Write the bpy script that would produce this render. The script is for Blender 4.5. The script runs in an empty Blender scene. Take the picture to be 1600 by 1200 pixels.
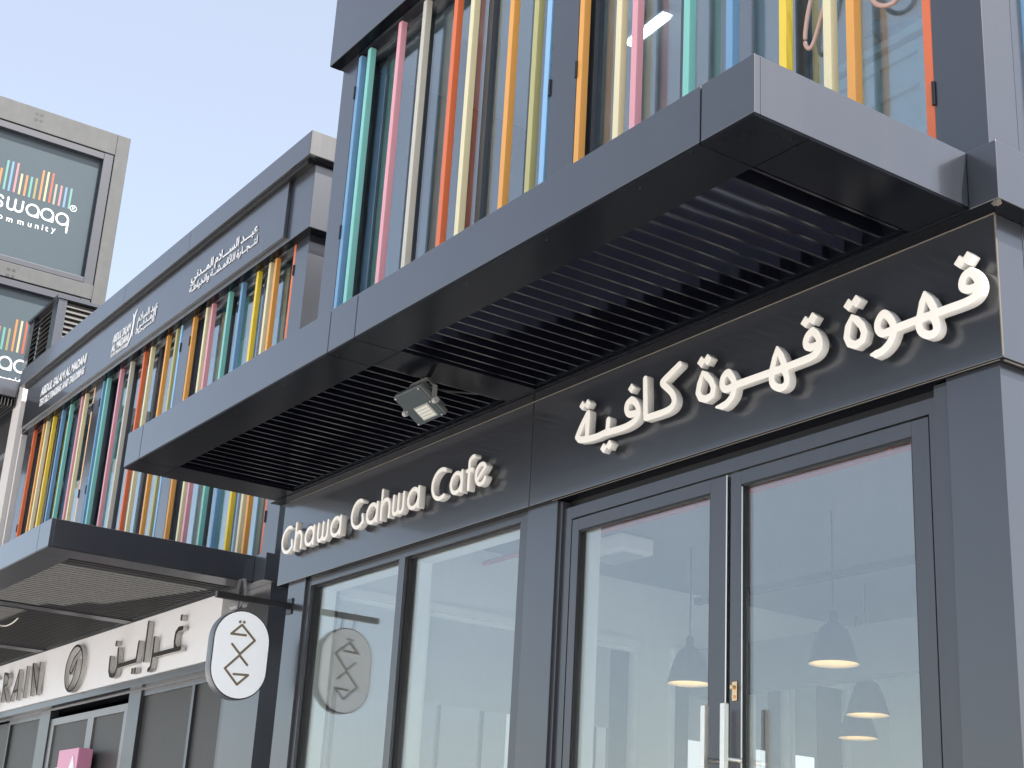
import bpy, bmesh, math, random
import numpy as np
from mathutils import Vector, Matrix
random.seed(7)
sc = bpy.context.scene
COL = sc.collection

# ---------------------------------------------------------------- camera
cam_d = bpy.data.cameras.new("camera")
cam = bpy.data.objects.new("camera", cam_d)
COL.objects.link(cam)
CAM = Vector((3.3137, -4.3795, 1.6499))
AZ, PI_, RO, FPX = math.radians(-56.6307), math.radians(19.5321), math.radians(3.3579), 2317.42
_f = Vector((math.sin(AZ)*math.cos(PI_), math.cos(AZ)*math.cos(PI_), math.sin(PI_)))
_r0 = Vector((math.cos(AZ), -math.sin(AZ), 0)); _u0 = _r0.cross(_f)
_r = _r0*math.cos(RO)+_u0*math.sin(RO); _u = -_r0*math.sin(RO)+_u0*math.cos(RO)
cam.matrix_world = Matrix(((_r.x, _u.x, -_f.x, CAM.x), (_r.y, _u.y, -_f.y, CAM.y), (_r.z, _u.z, -_f.z, CAM.z), (0, 0, 0, 1)))
cam_d.sensor_width = 36.0
cam_d.lens = FPX/1600*36.0
cam_d.clip_start = 0.05
cam_d.clip_end = 3000
sc.camera = cam

# ---------------------------------------------------------------- light
SUN_EL, SUN_AZ = math.radians(52), math.radians(16)      # azimuth from +X towards +Y
SDIR = Vector((math.cos(SUN_EL)*math.cos(SUN_AZ), math.cos(SUN_EL)*math.sin(SUN_AZ), math.sin(SUN_EL)))
w = bpy.data.worlds.new("World"); sc.world = w; w.use_nodes = True
nt = w.node_tree
sky = nt.nodes.new("ShaderNodeTexSky"); sky.sky_type = 'NISHITA'; sky.sun_disc = False
sky.sun_elevation = SUN_EL; sky.sun_rotation = math.atan2(SDIR.x, SDIR.y)
sky.air_density = 1.0; sky.dust_density = 2.0; sky.ozone_density = 1.0
bg = nt.nodes["Background"]; bg.inputs[1].default_value = 0.088
hz = nt.nodes.new("ShaderNodeVectorMath"); hz.operation = 'ADD'; hz.inputs[1].default_value = (2.26, 2.26, 2.26)   # even pale desert haze in the sky
nt.links.new(sky.outputs[0], hz.inputs[0]); nt.links.new(hz.outputs[0], bg.inputs[0])
sl = bpy.data.lights.new("sun", 'SUN'); sl.energy = 5.0; sl.angle = math.radians(0.6); sl.color = (1, .97, .93)
so = bpy.data.objects.new("sun", sl); COL.objects.link(so); so.location = (20, 10, 40)
so.rotation_euler = SDIR.to_track_quat('Z', 'Y').to_euler()
sc.view_settings.view_transform = 'Standard'; sc.view_settings.look = 'None'
sc.view_settings.exposure = 1.10; sc.view_settings.gamma = 1.0
sc.render.engine = 'CYCLES'
sc.cycles.max_bounces = 10; sc.cycles.transparent_max_bounces = 16; sc.cycles.glossy_bounces = 5
sc.cycles.caustics_reflective = False; sc.cycles.caustics_refractive = False

# pixel (of the 1600 px photograph) to the point where its ray meets a real plane
def on(axis, val, u, v):
    q = _f + _r*((u-800)/FPX) - _u*((v-600)/FPX)
    i = 'xyz'.index(axis); t = (val-CAM[i])/q[i]
    return CAM+q*t

# ---------------------------------------------------------------- materials
MATS = {}
def mat(name, rgb, rough=.5, metal=0., spec=.5, var=.06, scale=3., dust=0., wave=0., coat=0.):
    if name in MATS: return MATS[name]
    m = bpy.data.materials.new(name); m.use_nodes = True; n = m.node_tree.nodes; l = m.node_tree.links
    b = n["Principled BSDF"]
    b.inputs["Roughness"].default_value = rough; b.inputs["Metallic"].default_value = metal
    b.inputs["Specular IOR Level"].default_value = spec
    if coat: b.inputs["Coat Weight"].default_value = coat; b.inputs["Coat Roughness"].default_value = .08
    tc = n.new("ShaderNodeTexCoord")
    no = n.new("ShaderNodeTexNoise"); no.inputs["Scale"].default_value = scale; no.inputs["Detail"].default_value = 6
    l.new(tc.outputs["Object"], no.inputs["Vector"])
    mx = n.new("ShaderNodeMix"); mx.data_type = 'RGBA'
    mx.inputs["A"].default_value = (*[c*(1-var) for c in rgb], 1); mx.inputs["B"].default_value = (*[min(1, c*(1+var)) for c in rgb], 1)
    l.new(no.outputs["Fac"], mx.inputs["Factor"])
    out = mx.outputs["Result"]
    if dust:
        mp = n.new("ShaderNodeMapping"); mp.inputs["Scale"].default_value = (7, 7, .7)
        l.new(tc.outputs["Object"], mp.inputs["Vector"])
        n2 = n.new("ShaderNodeTexNoise"); n2.inputs["Scale"].default_value = 1.0; n2.inputs["Detail"].default_value = 8; n2.inputs["Roughness"].default_value = .7
        l.new(mp.outputs[0], n2.inputs["Vector"])
        n3 = n.new("ShaderNodeTexNoise"); n3.inputs["Scale"].default_value = 260; n3.inputs["Detail"].default_value = 2
        l.new(tc.outputs["Object"], n3.inputs["Vector"])
        r3 = n.new("ShaderNodeValToRGB"); r3.color_ramp.elements[0].position = .74; r3.color_ramp.elements[1].position = .80
        l.new(n3.outputs["Fac"], r3.inputs[0])
        rp = n.new("ShaderNodeValToRGB"); rp.color_ramp.elements[0].position = .48; rp.color_ramp.elements[1].position = .8
        l.new(n2.outputs["Fac"], rp.inputs[0])
        ad = n.new("ShaderNodeMath"); ad.operation = 'MAXIMUM'; l.new(rp.outputs[0], ad.inputs[0]); l.new(r3.outputs[0], ad.inputs[1])
        ml = n.new("ShaderNodeMath"); ml.operation = 'MULTIPLY'; ml.inputs[1].default_value = dust; l.new(ad.outputs[0], ml.inputs[0])
        m2 = n.new("ShaderNodeMix"); m2.data_type = 'RGBA'; m2.inputs["B"].default_value = (.42, .37, .30, 1)
        l.new(out, m2.inputs["A"]); l.new(ml.outputs[0], m2.inputs["Factor"]); out = m2.outputs["Result"]
        mr = n.new("ShaderNodeMapRange"); mr.inputs["To Min"].default_value = rough*.97; mr.inputs["To Max"].default_value = min(1, rough*1.12)
        l.new(n2.outputs["Fac"], mr.inputs["Value"]); l.new(mr.outputs[0], b.inputs["Roughness"])
    l.new(out, b.inputs["Base Color"])
    if wave:
        n4 = n.new("ShaderNodeTexNoise"); n4.inputs["Scale"].default_value = 1.3; n4.inputs["Detail"].default_value = 1
        l.new(tc.outputs["Object"], n4.inputs["Vector"])
        bp = n.new("ShaderNodeBump"); bp.inputs["Strength"].default_value = wave; bp.inputs["Distance"].default_value = .02
        l.new(n4.outputs["Fac"], bp.inputs["Height"]); l.new(bp.outputs[0], b.inputs["Normal"])
    MATS[name] = m
    return m

def glass(name, tint, r0, rough=0.0):
    if name in MATS: return MATS[name]
    m = bpy.data.materials.new(name); m.use_nodes = True; n = m.node_tree.nodes; l = m.node_tree.links
    n.remove(n["Principled BSDF"]); out = n["Material Output"]
    lw = n.new("ShaderNodeLayerWeight"); lw.inputs["Blend"].default_value = .5
    p = n.new("ShaderNodeMath"); p.operation = 'POWER'; p.inputs[1].default_value = 5; l.new(lw.outputs["Facing"], p.inputs[0])
    f = n.new("ShaderNodeMath"); f.operation = 'MULTIPLY_ADD'; f.inputs[1].default_value = 1-r0; f.inputs[2].default_value = r0; l.new(p.outputs[0], f.inputs[0])
    t = n.new("ShaderNodeBsdfTransparent"); t.inputs[0].default_value = (*tint, 1)
    g = n.new("ShaderNodeBsdfGlossy"); g.inputs["Color"].default_value = (.98, .975, .96, 1); g.inputs["Roughness"].default_value = rough
    mx = n.new("ShaderNodeMixShader"); l.new(f.outputs[0], mx.inputs[0]); l.new(t.outputs[0], mx.inputs[1]); l.new(g.outputs[0], mx.inputs[2])
    tc = n.new("ShaderNodeTexCoord"); no = n.new("ShaderNodeTexNoise"); no.inputs["Scale"].default_value = .9; no.inputs["Detail"].default_value = 0
    l.new(tc.outputs["Object"], no.inputs["Vector"])
    bp = n.new("ShaderNodeBump"); bp.inputs["Strength"].default_value = .05; bp.inputs["Distance"].default_value = .02
    l.new(no.outputs["Fac"], bp.inputs["Height"]); l.new(bp.outputs[0], g.inputs["Normal"])
    df = n.new("ShaderNodeBsdfDiffuse"); df.inputs[0].default_value = (.62, .60, .56, 1)        # dust film with wipe marks
    mp = n.new("ShaderNodeMapping"); mp.inputs["Scale"].default_value = (2.2, 2.2, .7); mp.inputs["Rotation"].default_value = (.3, .5, .2); l.new(tc.outputs["Object"], mp.inputs["Vector"])
    nd = n.new("ShaderNodeTexNoise"); nd.inputs["Scale"].default_value = 2.4; nd.inputs["Detail"].default_value = 9; nd.inputs["Roughness"].default_value = .62; nd.inputs["Distortion"].default_value = .8
    l.new(mp.outputs[0], nd.inputs["Vector"])
    rm = n.new("ShaderNodeMapRange"); rm.inputs["From Min"].default_value = .42; rm.inputs["From Max"].default_value = .85; rm.inputs["To Min"].default_value = .0; rm.inputs["To Max"].default_value = .03
    l.new(nd.outputs["Fac"], rm.inputs["Value"])
    m3 = n.new("ShaderNodeMixShader"); l.new(rm.outputs[0], m3.inputs[0]); l.new(mx.outputs[0], m3.inputs[1]); l.new(df.outputs[0], m3.inputs[2])
    l.new(m3.outputs[0], out.inputs[0])
    MATS[name] = m
    return m

def emit(name, rgb, strength):
    if name in MATS: return MATS[name]
    m = bpy.data.materials.new(name); m.use_nodes = True; b = m.node_tree.nodes["Principled BSDF"]
    b.inputs["Base Color"].default_value = (*rgb, 1); b.inputs["Emission Color"].default_value = (*rgb, 1); b.inputs["Emission Strength"].default_value = strength
    MATS[name] = m
    return m

PAINT = mat("charcoal_paint", (.023, .025, .031), .27, spec=1.0, dust=.010, wave=.14, coat=.55)
PAINT2 = mat("charcoal_paint_side", (.023, .025, .031), .22, spec=1.0, dust=.02, wave=.14, coat=.55)
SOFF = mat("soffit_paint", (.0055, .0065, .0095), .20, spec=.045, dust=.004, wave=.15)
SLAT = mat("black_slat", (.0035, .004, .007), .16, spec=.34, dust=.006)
SLATB = mat("charcoal_slat", (.055, .054, .052), .5, spec=.2, dust=.05)
FRAME = mat("window_frame_grey", (.033, .035, .041), .3, spec=.7, dust=.02, coat=.4)
GASKET = mat("black_gasket", (.010, .010, .012), .5)
CREAM = mat("cream_acrylic", (.88, .83, .74), .35, var=.02)
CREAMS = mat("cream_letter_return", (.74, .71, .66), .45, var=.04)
WHITE = mat("white_panel", (.80, .78, .76), .35, var=.02, dust=.03)
WPAINT = mat("white_wall_paint", (.72, .76, .75), .7, var=.02)
STEEL = mat("brushed_steel", (.74, .71, .66), .3, metal=1., var=.08, scale=40)
GALV = mat("galvanised_steel", (.058, .060, .060), .6, metal=.1, var=.25, scale=6, dust=.05)
BLACK = mat("black_powder_coat", (.012, .012, .014), .35)
BRASS = mat("brass", (.75, .52, .30), .3, metal=1.)
ASPH = mat("sandy_paving", (.55, .53, .505), .9, var=.3, scale=1.5)
DARKIN = mat("dark_interior", (.10, .105, .115), .7)
CEIL = mat("grey_ceiling_paint", (.24, .25, .26), .8)
CONC = mat("pale_cladding", (.60, .56, .53), .7, var=.06, scale=2, dust=.08)
GL = glass("shop_glass", (.93, .95, .94), .155)
GLU = glass("upper_glass", (.76, .84, .88), .19)
GLB = glass("blue_glass", (.70, .82, .86), .24)
FINC = dict(blue=(.16, .32, .50), teal=(.22, .54, .48), pink=(.72, .34, .38), beige=(.55, .52, .43), red=(.70, .16, .055),
            cream=(.76, .68, .42), orange=(.76, .36, .085), olive=(.46, .42, .18), light_blue=(.26, .48, .72), yellow=(.82, .59, .06), peach=(.80, .47, .22))
def fmat(c): return mat("fin_"+c, FINC[c], .42, var=.03, scale=5, dust=.03)

# ---------------------------------------------------------------- mesh helpers
class MB:
    def __init__(s): s.bm = bmesh.new()
    def box(s, x0, x1, y0, y1, z0, z1, bev=0.):
        x0, x1 = min(x0, x1), max(x0, x1); y0, y1 = min(y0, y1), max(y0, y1); z0, z1 = min(z0, z1), max(z0, z1)
        t = bmesh.new()
        bmesh.ops.create_cube(t, size=1, matrix=Matrix.Translation(((x0+x1)/2, (y0+y1)/2, (z0+z1)/2)) @ Matrix.Diagonal((x1-x0, y1-y0, z1-z0, 1)))
        if bev: bmesh.ops.bevel(t, geom=t.edges[:], offset=bev, segments=2, affect='EDGES', profile=.5)
        s.add(t); return s
    def add(s, t, M=None):
        if M is not None: bmesh.ops.transform(t, matrix=M, verts=t.verts[:])
        me = bpy.data.meshes.new("tmp"); t.to_mesh(me); t.free(); s.bm.from_mesh(me); bpy.data.meshes.remove(me)
    def obox(s, sx, sy, sz, M, bev=0.):
        t = bmesh.new(); bmesh.ops.create_cube(t, size=1, matrix=Matrix.Diagonal((sx, sy, sz, 1)))
        if bev: bmesh.ops.bevel(t, geom=t.edges[:], offset=bev, segments=2, affect='EDGES', profile=.5)
        s.add(t, M); return s
    def cyl(s, p, q, r, r2=None, n=16):
        p, q = Vector(p), Vector(q); d = q-p
        t = bmesh.new(); bmesh.ops.create_cone(t, cap_ends=True, segments=n, radius1=r, radius2=r if r2 is None else r2, depth=d.length)
        s.add(t, Matrix.Translation((p+q)/2) @ d.to_track_quat('Z', 'Y').to_matrix().to_4x4()); return s
    def tube(s, pts, r, n=10):
        pts = [Vector(p) for p in pts]; t = bmesh.new(); rings = []
        for i, p in enumerate(pts):
            d = (pts[min(i+1, len(pts)-1)]-pts[max(i-1, 0)]).normalized(); q = d.to_track_quat('Z', 'Y')
            rings.append([t.verts.new(p+q @ Vector((r*math.cos(2*math.pi*k/n), r*math.sin(2*math.pi*k/n), 0))) for k in range(n)])
        for a, b in zip(rings, rings[1:]):
            for k in range(n): t.faces.new((a[k], a[(k+1) % n], b[(k+1) % n], b[k]))
        t.faces.new(rings[0][::-1]); t.faces.new(rings[-1]); s.add(t); return s
    def lathe(s, prof, c, n=40):
        t = bmesh.new(); rings = []
        for r, z in prof:
            rings.append([t.verts.new((c[0]+r*math.cos(2*math.pi*k/n), c[1]+r*math.sin(2*math.pi*k/n), c[2]+z)) for k in range(n)])
        for a, b in zip(rings, rings[1:]):
            for k in range(n): t.faces.new((a[k], a[(k+1) % n], b[(k+1) % n], b[k]))
        s.add(t); return s
    def quad(s, *pts):
        s.bm.faces.new([s.bm.verts.new(p) for p in pts]); return s
    def build(s, name, m, parent=None, smooth=False, normals=True):
        if normals: bmesh.ops.recalc_face_normals(s.bm, faces=s.bm.faces[:])
        me = bpy.data.meshes.new(name); s.bm.to_mesh(me); s.bm.free()
        for x in (m if isinstance(m, (list, tuple)) else [m]): me.materials.append(x)
        if smooth: me.shade_smooth()
        return link(name, me, parent)

def wloc(o):
    p = Vector((0, 0, 0))
    while o is not None and o.type == 'EMPTY': p += o.location; o = o.parent
    return p
def link(name, me, parent=None):
    o = bpy.data.objects.new(name, me); COL.objects.link(o)
    if parent is not None:
        o.parent = parent
        r = parent
        while r.parent is not None: r = r.parent
        if r.type == 'EMPTY' and parent.type == 'EMPTY': o.matrix_parent_inverse = Matrix.Translation(-wloc(parent))
    return o
def tag(o, label=None, cat=None, group=None, kind=None):
    if label: o["label"] = label
    if cat: o["category"] = cat
    if group: o["group"] = group
    if kind: o["kind"] = kind
    return o
def thing(name, loc, label, cat, group=None):
    o = bpy.data.objects.new(name, None); COL.objects.link(o); o.location = loc; o.empty_display_size = .2
    return tag(o, label, cat, group)
def B1(name, m, parent, *b, bev=0.): return MB().box(*b, bev=bev).build(name, m, parent)

def smooth_pts(p, n=5):
    if len(p) < 3: return p
    out = []
    for i in range(len(p)-1):
        a, b, c, d = p[max(i-1, 0)], p[i], p[i+1], p[min(i+2, len(p)-1)]
        for k in range(n):
            t = k/n
            out.append(tuple(.5*(2*b[j]+(c[j]-a[j])*t+(2*a[j]-5*b[j]+4*c[j]-d[j])*t*t+(3*b[j]-a[j]-3*c[j]+d[j])*t**3) for j in range(min(len(b), len(c)))))
    out.append(p[-1]); return out

# strokes (distance field) to a solid glyph: local x, y in the plane, extruded along local z
def contour(F, x0, y0, h):
    ny, nx = F.shape; segs = {}
    def ip(a, b, fa, fb): t = fa/(fa-fb); return (a[0]+(b[0]-a[0])*t, a[1]+(b[1]-a[1])*t)
    ins = F < 0
    cells = np.argwhere((ins[:-1, :-1] | ins[1:, :-1] | ins[:-1, 1:] | ins[1:, 1:]) & ~(ins[:-1, :-1] & ins[1:, :-1] & ins[:-1, 1:] & ins[1:, 1:]))
    for j, i in cells:
        c = [(i, j), (i+1, j), (i+1, j+1), (i, j+1)]; f = [F[b, a] for a, b in c]
        e = []
        for k in range(4):
            a, b = k, (k+1) % 4
            if (f[a] < 0) != (f[b] < 0):
                key = (min(c[a], c[b]), max(c[a], c[b])); e.append((key, ip(c[a], c[b], f[a], f[b]), f[a] < 0))
        outs = [x for x in e if x[2]]; inn = [x for x in e if not x[2]]
        for a, b in zip(outs, inn if len(e) == 2 else inn[::-1] if False else inn): segs[a[0]] = (a[1], b[0])
    loops = []
    while segs:
        k0 = next(iter(segs)); k = k0; L = []
        while k in segs:
            p, k2 = segs.pop(k); L.append((x0+p[0]*h, y0+p[1]*h)); k = k2
        if len(L) > 5: loops.append(L)
    return loops
def simplify(L, tol):
    n = len(L); keep = [L[0]]; a = 0
    while a < n-1:
        b = a+1; best = b
        while b < n and b-a < 24:
            ax, ay = L[a]; bx, by = L[b]; d = math.hypot(bx-ax, by-ay) or 1e-9
            if all(abs((bx-ax)*(ay-L[k][1])-(ax-L[k][0])*(by-ay))/d < tol for k in range(a+1, b)): best = b; b += 1
            else: break
        keep.append(L[best]); a = best
    return keep[:-1] if len(keep) > 3 else keep
def sdf_loops(strokes, polys=(), res=6.):
    """strokes: list of ([(x,y[,r])...], r); polys: convex polygons"""
    rs = [r for _, r in strokes] or [.02]; h = min(rs)*2/res
    xs = [p[0] for s, _ in strokes for p in s]+[p[0] for q in polys for p in q]; ys = [p[1] for s, _ in strokes for p in s]+[p[1] for q in polys for p in q]
    R = max(rs)*1.8+3*h
    x0, x1, y0, y1 = min(xs)-R, max(xs)+R, min(ys)-R, max(ys)+R
    nx, ny = int((x1-x0)/h)+2, int((y1-y0)/h)+2
    X, Y = np.meshgrid(x0+np.arange(nx)*h, y0+np.arange(ny)*h); F = np.full(X.shape, 1e3)
    for s, r in strokes:
        for a, b in zip(s, s[1:]):
            ra = a[2] if len(a) > 2 else r; rb = b[2] if len(b) > 2 else r
            dx, dy = b[0]-a[0], b[1]-a[1]; L = dx*dx+dy*dy or 1e-12
            t = np.clip(((X-a[0])*dx+(Y-a[1])*dy)/L, 0, 1)
            F = np.minimum(F, np.hypot(X-a[0]-t*dx, Y-a[1]-t*dy)-(ra+(rb-ra)*t))
    for q in polys:
        A = sum(q[i][0]*q[(i+1) % len(q)][1]-q[(i+1) % len(q)][0]*q[i][1] for i in range(len(q)))
        if A < 0: q = q[::-1]
        D = np.full(X.shape, -1e3)
        for a, b in zip(q, q[1:]+q[:1]):
            dx, dy = b[0]-a[0], b[1]-a[1]; d = math.hypot(dx, dy); D = np.maximum(D, ((X-a[0])*dy-(Y-a[1])*dx)/d)
        F = np.minimum(F, D)
    return [simplify(L, h*.10) for L in contour(F+1e-9, x0, y0, h)]
def curve_mesh(loops, depth, bev=0.):
    cu = bpy.data.curves.new("c", 'CURVE'); cu.dimensions = '2D'; cu.fill_mode = 'BOTH'; cu.extrude = depth/2-bev; cu.bevel_depth = bev; cu.bevel_resolution = 1; cu.offset = -bev
    for L in loops:
        sp = cu.splines.new('POLY'); sp.points.add(len(L)-1); sp.use_cyclic_u = True
        for p, q in zip(sp.points, L): p.co = (q[0], q[1], 0, 1)
    return obj_mesh(cu)
def obj_mesh(cu):
    o = bpy.data.objects.new("tmp", cu); COL.objects.link(o)
    dg = bpy.context.evaluated_depsgraph_get(); dg.update()
    me = bpy.data.meshes.new_from_object(o.evaluated_get(dg)); bpy.data.objects.remove(o); bpy.data.curves.remove(cu)
    me.materials.clear()
    return me
FRONT = Matrix(((1, 0, 0, 0), (0, 0, -1, 0), (0, 1, 0, 0), (0, 0, 0, 1)))     # local x->X, y->Z, z->-Y
SIDE = Matrix(((0, 0, 1, 0), (1, 0, 0, 0), (0, 1, 0, 0), (0, 0, 0, 1)))      # local x->Y, y->Z, z->+X
def solid(name, me, M, parent, face, ret=None, nrm=None):
    me.transform(M)
    me.materials.append(face)
    if ret is not None:
        me.materials.append(ret); me.update()
        for p in me.polygons: p.material_index = 0 if p.normal.dot(nrm) > .7 else 1
    me.name = name
    return link(name, me, parent)
def glyph(name, strokes, depth, M, parent, face, ret=None, nrm=Vector((0, -1, 0)), polys=(), bev=.0015, res=7.):
    me = curve_mesh(sdf_loops(strokes, polys, res), depth, bev)
    return solid(name, me, M, parent, face, ret, nrm)
def text_mesh(s, size, bold=0., xs=1., shear=0., depth=.004, align='LEFT', width=None, space=1.):
    cu = bpy.data.curves.new("t", 'FONT'); cu.body = s; cu.size = size; cu.offset = bold; cu.shear = shear; cu.align_x = align; cu.extrude = depth/2; cu.resolution_u = 3; cu.space_character = space
    me = obj_mesh(cu)
    bm = bmesh.new(); bm.from_mesh(me)
    seen = set(); k = 0
    for v in bm.verts:
        if v in seen: continue
        st = [v]; isl = []; seen.add(v)
        while st:
            a = st.pop(); isl.append(a)
            for e in a.link_edges:
                b = e.other_vert(a)
                if b not in seen: seen.add(b); st.append(b)
        for a in isl: a.co.z += (k % 5)*.0006
        k += 1
    bm.to_mesh(me); bm.free()
    x = [v.co.x for v in me.vertices]; x0, x1 = min(x), max(x)
    f = xs if width is None else width/(x1-x0)
    for v in me.vertices: v.co.x = (v.co.x-(x0 if align == 'LEFT' else 0))*f
    return me
ARF = {'ا': 'FE8DFE8E', 'ب': 'FE8FFE90FE91FE92', 'ة': 'FE93FE94', 'ت': 'FE95FE96FE97FE98', 'ج': 'FE9DFE9EFE9FFEA0', 'خ': 'FEA5FEA6FEA7FEA8', 'د': 'FEA9FEAA', 'ر': 'FEADFEAE', 'س': 'FEB1FEB2FEB3FEB4', 'ش': 'FEB5FEB6FEB7FEB8', 'ص': 'FEB9FEBAFEBBFEBC', 'ط': 'FEC1FEC2FEC3FEC4', 'ع': 'FEC9FECAFECBFECC', 'ق': 'FED5FED6FED7FED8', 'ل': 'FEDDFEDEFEDFFEE0', 'م': 'FEE1FEE2FEE3FEE4', 'ن': 'FEE5FEE6FEE7FEE8', 'و': 'FEEDFEEE', 'ي': 'FEF1FEF2FEF3FEF4', 'L': 'FEFBFEFC', 'M': 'FEF7FEF8'}
def arabic(s):
    out = ''
    for i, ch in enumerate(s):
        if ch not in ARF: out += '\u0640' if ch == '-' else ch; continue
        f = [ARF[ch][k:k+4] for k in range(0, len(ARF[ch]), 4)]
        pv = i > 0 and (s[i-1] == '-' or len(ARF.get(s[i-1], '')) == 16)
        nx = i < len(s)-1 and (s[i+1] in ARF or s[i+1] == '-') and len(f) == 4
        out += chr(int(f[(3 if pv else 2) if nx else (1 if pv else 0)], 16))
    return out[::-1]

# ================================================================ the ground
g = MB().quad((-400, -400, 0), (400, -400, 0), (400, 400, 0), (-400, 400, 0)).build("ground", ASPH)
tag(g, kind="structure")
pv = mat("bounce_dimmer_grey", (.115, .112, .108), .8, var=.25, scale=2.5)  # unseen dark sheet added to cut light bounced off the ground
pvo = MB().quad((-6.6, -2.1, .004), (1.6, -2.1, .004), (1.6, 8, .004), (-6.6, 8, .004)).build("bounce_dimmer", pv)
tag(pvo, kind="structure")

# ================================================================ building kit shared by the two shop buildings
M1 = [('blue', 0), ('teal', .149), ('pink', .616), ('beige', .974), ('red', 1.424), ('cream', 1.648), ('orange', 2.15), ('olive', 2.437), ('light_blue', 2.585)]
M2 = [('orange', 0), ('cream', .365), ('pink', .513), ('teal', .96), ('blue', 1.295), ('yellow', 1.677), ('cream', 1.968), ('orange', 2.111), ('red', 2.55)]
W1, W2 = 2.665, 2.60
M2R = [(c if c != 'orange' or i else 'peach', W2-.05-x) for i, (c, x) in enumerate(M2)][::-1]

def upper_window(parent, x0, width, fins, yw, z0, z1, gl, lab):
    """window > frame, glass, rails, coloured fins, hinges"""
    m = MB(); y = yw+.085
    m.box(x0+.002, x0+.05, y, y+.06, z0, z1); m.box(x0+width-.05, x0+width-.002, y, y+.06, z0, z1)
    m.box(x0+.05, x0+width-.05, y+.003, y+.057, z1-.07, z1); m.box(x0+.05, x0+width-.05, y+.003, y+.057, z0, z0+.06)
    for k in (1, 2): m.box(x0+width*k/3-.03, x0+width*k/3+.03, y+.004, y+.056, z0+.06, z1-.07)
    win = m.build("window", FRAME, parent)
    win["label"] = lab
    for k in range(3):
        a, b = x0+width*k/3+(.05 if k == 0 else .03), x0+width*(k+1)/3-(.05 if k == 2 else .03)
        B1("glass_pane", gl, win, a, b, y+.03, y+.038, z0+.06, z1-.07)
    for zr in (z1-.10, z0+.02): B1("fin_rail", FRAME, win, x0+.003, x0+width-.003, yw+.055, yw+.08, zr, zr+.04, bev=.003)
    for c, fx in fins:
        fw = .049 if fx+.056 < width else width-fx-.003
        f = B1("fin", fmat(c), win, x0+fx+(.003 if fx == 0 else 0), x0+fx+fw, yw+.002, yw+.051, z0+.01, z1-.035, bev=.003)
        f["label"] = c.replace('_', ' ')+" vertical fin"
    for zz in (z0+.38, z0+1.73, z1-.35):
        for xx in (x0+.001, x0+width-.001): MB().cyl((xx, yw-.004, zz-.055), (xx, yw-.004, zz+.055), .009, n=10).build("hinge", BLACK, win)
    return win

def canopy(parent, x0, x1, yf, yb, z0, z1, seams, openings, slat, slat_m, oy0, oy1, soff):
    """canopy > fascia panels, soffit, louvres, rail"""
    t = .004; gpx = .004
    xs = [x0]+seams+[x1]
    can = MB()
    for a, b in zip(xs, xs[1:]):       # front fascia cassettes
        can.box(a+(gpx if a != x0 else 0), b-(gpx if b != x1 else 0), yf, yf+.03, z0+.0135, z1, .0025)
    c = can.build("canopy", PAINT, parent)
    for a in (x0, x1-.03): B1("canopy_end", PAINT2, c, a, a+.03, yf+.031, yb, z0+.0135, z1, bev=.0025)
    s = MB(); zt = z0+.012
    def pan(a, b, p, q): s.box(a+.002, b-.002, p+.002, q-.002, z0+.001, zt, .0015)
    for a, b in zip(xs, xs[1:]): pan(a, b, yf-.0005, oy0)
    op = sorted(openings); last = x0
    for a, b in op:
        pan(last, a, oy0, oy1); last = b
    pan(last, x1, oy0, oy1)
    pan(x0, x1, oy1, yb)
    for a, b in op: s.box(a-.008, a-.001, oy0, oy1-.001, z0+.013, z1-.021); s.box(b+.001, b+.008, oy0, oy1-.001, z0+.013, z1-.021)
    s.build("soffit_panel", soff, c)
    tp = MB(); tp.box(x0+.031, x1-.031, yf+.031, oy0-.02, z1-.02, z1-.004)
    for (a, b), (a2, b2) in zip(op, op[1:]): tp.box(b+.01, a2-.01, oy0-.019, oy1, z1-.02, z1-.004)
    tp.box(x0+.031, op[0][0]-.01, oy0-.019, oy1, z1-.02, z1-.004); tp.box(op[-1][1]+.01, x1-.031, oy0-.019, oy1, z1-.02, z1-.004)
    tp.build("top_flashing", PAINT2, c)
    pitch, h, th, foot = slat
    for a, b in op:
        m = MB(); n = round((b-a-.05)/pitch); pt = (b-a-.05)/n
        for k in range(n+1):
            x = b-.02-k*pt
            m.box(x-th, x, oy0+.004, oy1-.03, z0+.016, z0+.016+h)
            if foot: m.box(x-th-foot, x+foot*.2, oy0+.004, oy1-.034, z0+.012, z0+.0155)
        l = m.build("louvre", slat_m, c)
        MB().box(a+.002, b-.002, oy1-.022, oy1-.002, z0+.014, z0+.12).box(a+.002, b-.002, oy0+.001, oy0-.012, z0+.014, z1-.03).build("louvre_rail", soff, l)
    return c

# ================================================================ A: the cafe building
A = thing("cafe_building", (-3.05, 3, 0), "near two storey charcoal container cafe with glass doors and coloured fins upstairs", "building")
ZF = 3.71; ZS = 4.31; ZC = 4.56
DEEP = 6.0
# lower columns
for nm, a, b in (("column", -6.06, -5.80), ("column", -3.149, -2.877), ("column", -.297, -.04)):
    B1(nm, PAINT, A, a, b, .03, .30, 0, ZF-.002, bev=.002)
# sign fascia in two cassettes
MB().box(-6.19, -3.106, 0, .16, ZF, ZS-.003, .003).box(-3.100, 0, 0, .16, ZF, ZS-.003, .003).build("sign_fascia", PAINT, A)
MB().box(-6.18, -.01, .16, .30, ZF+.01, ZS-.005).build("lintel", GASKET, A)
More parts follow.
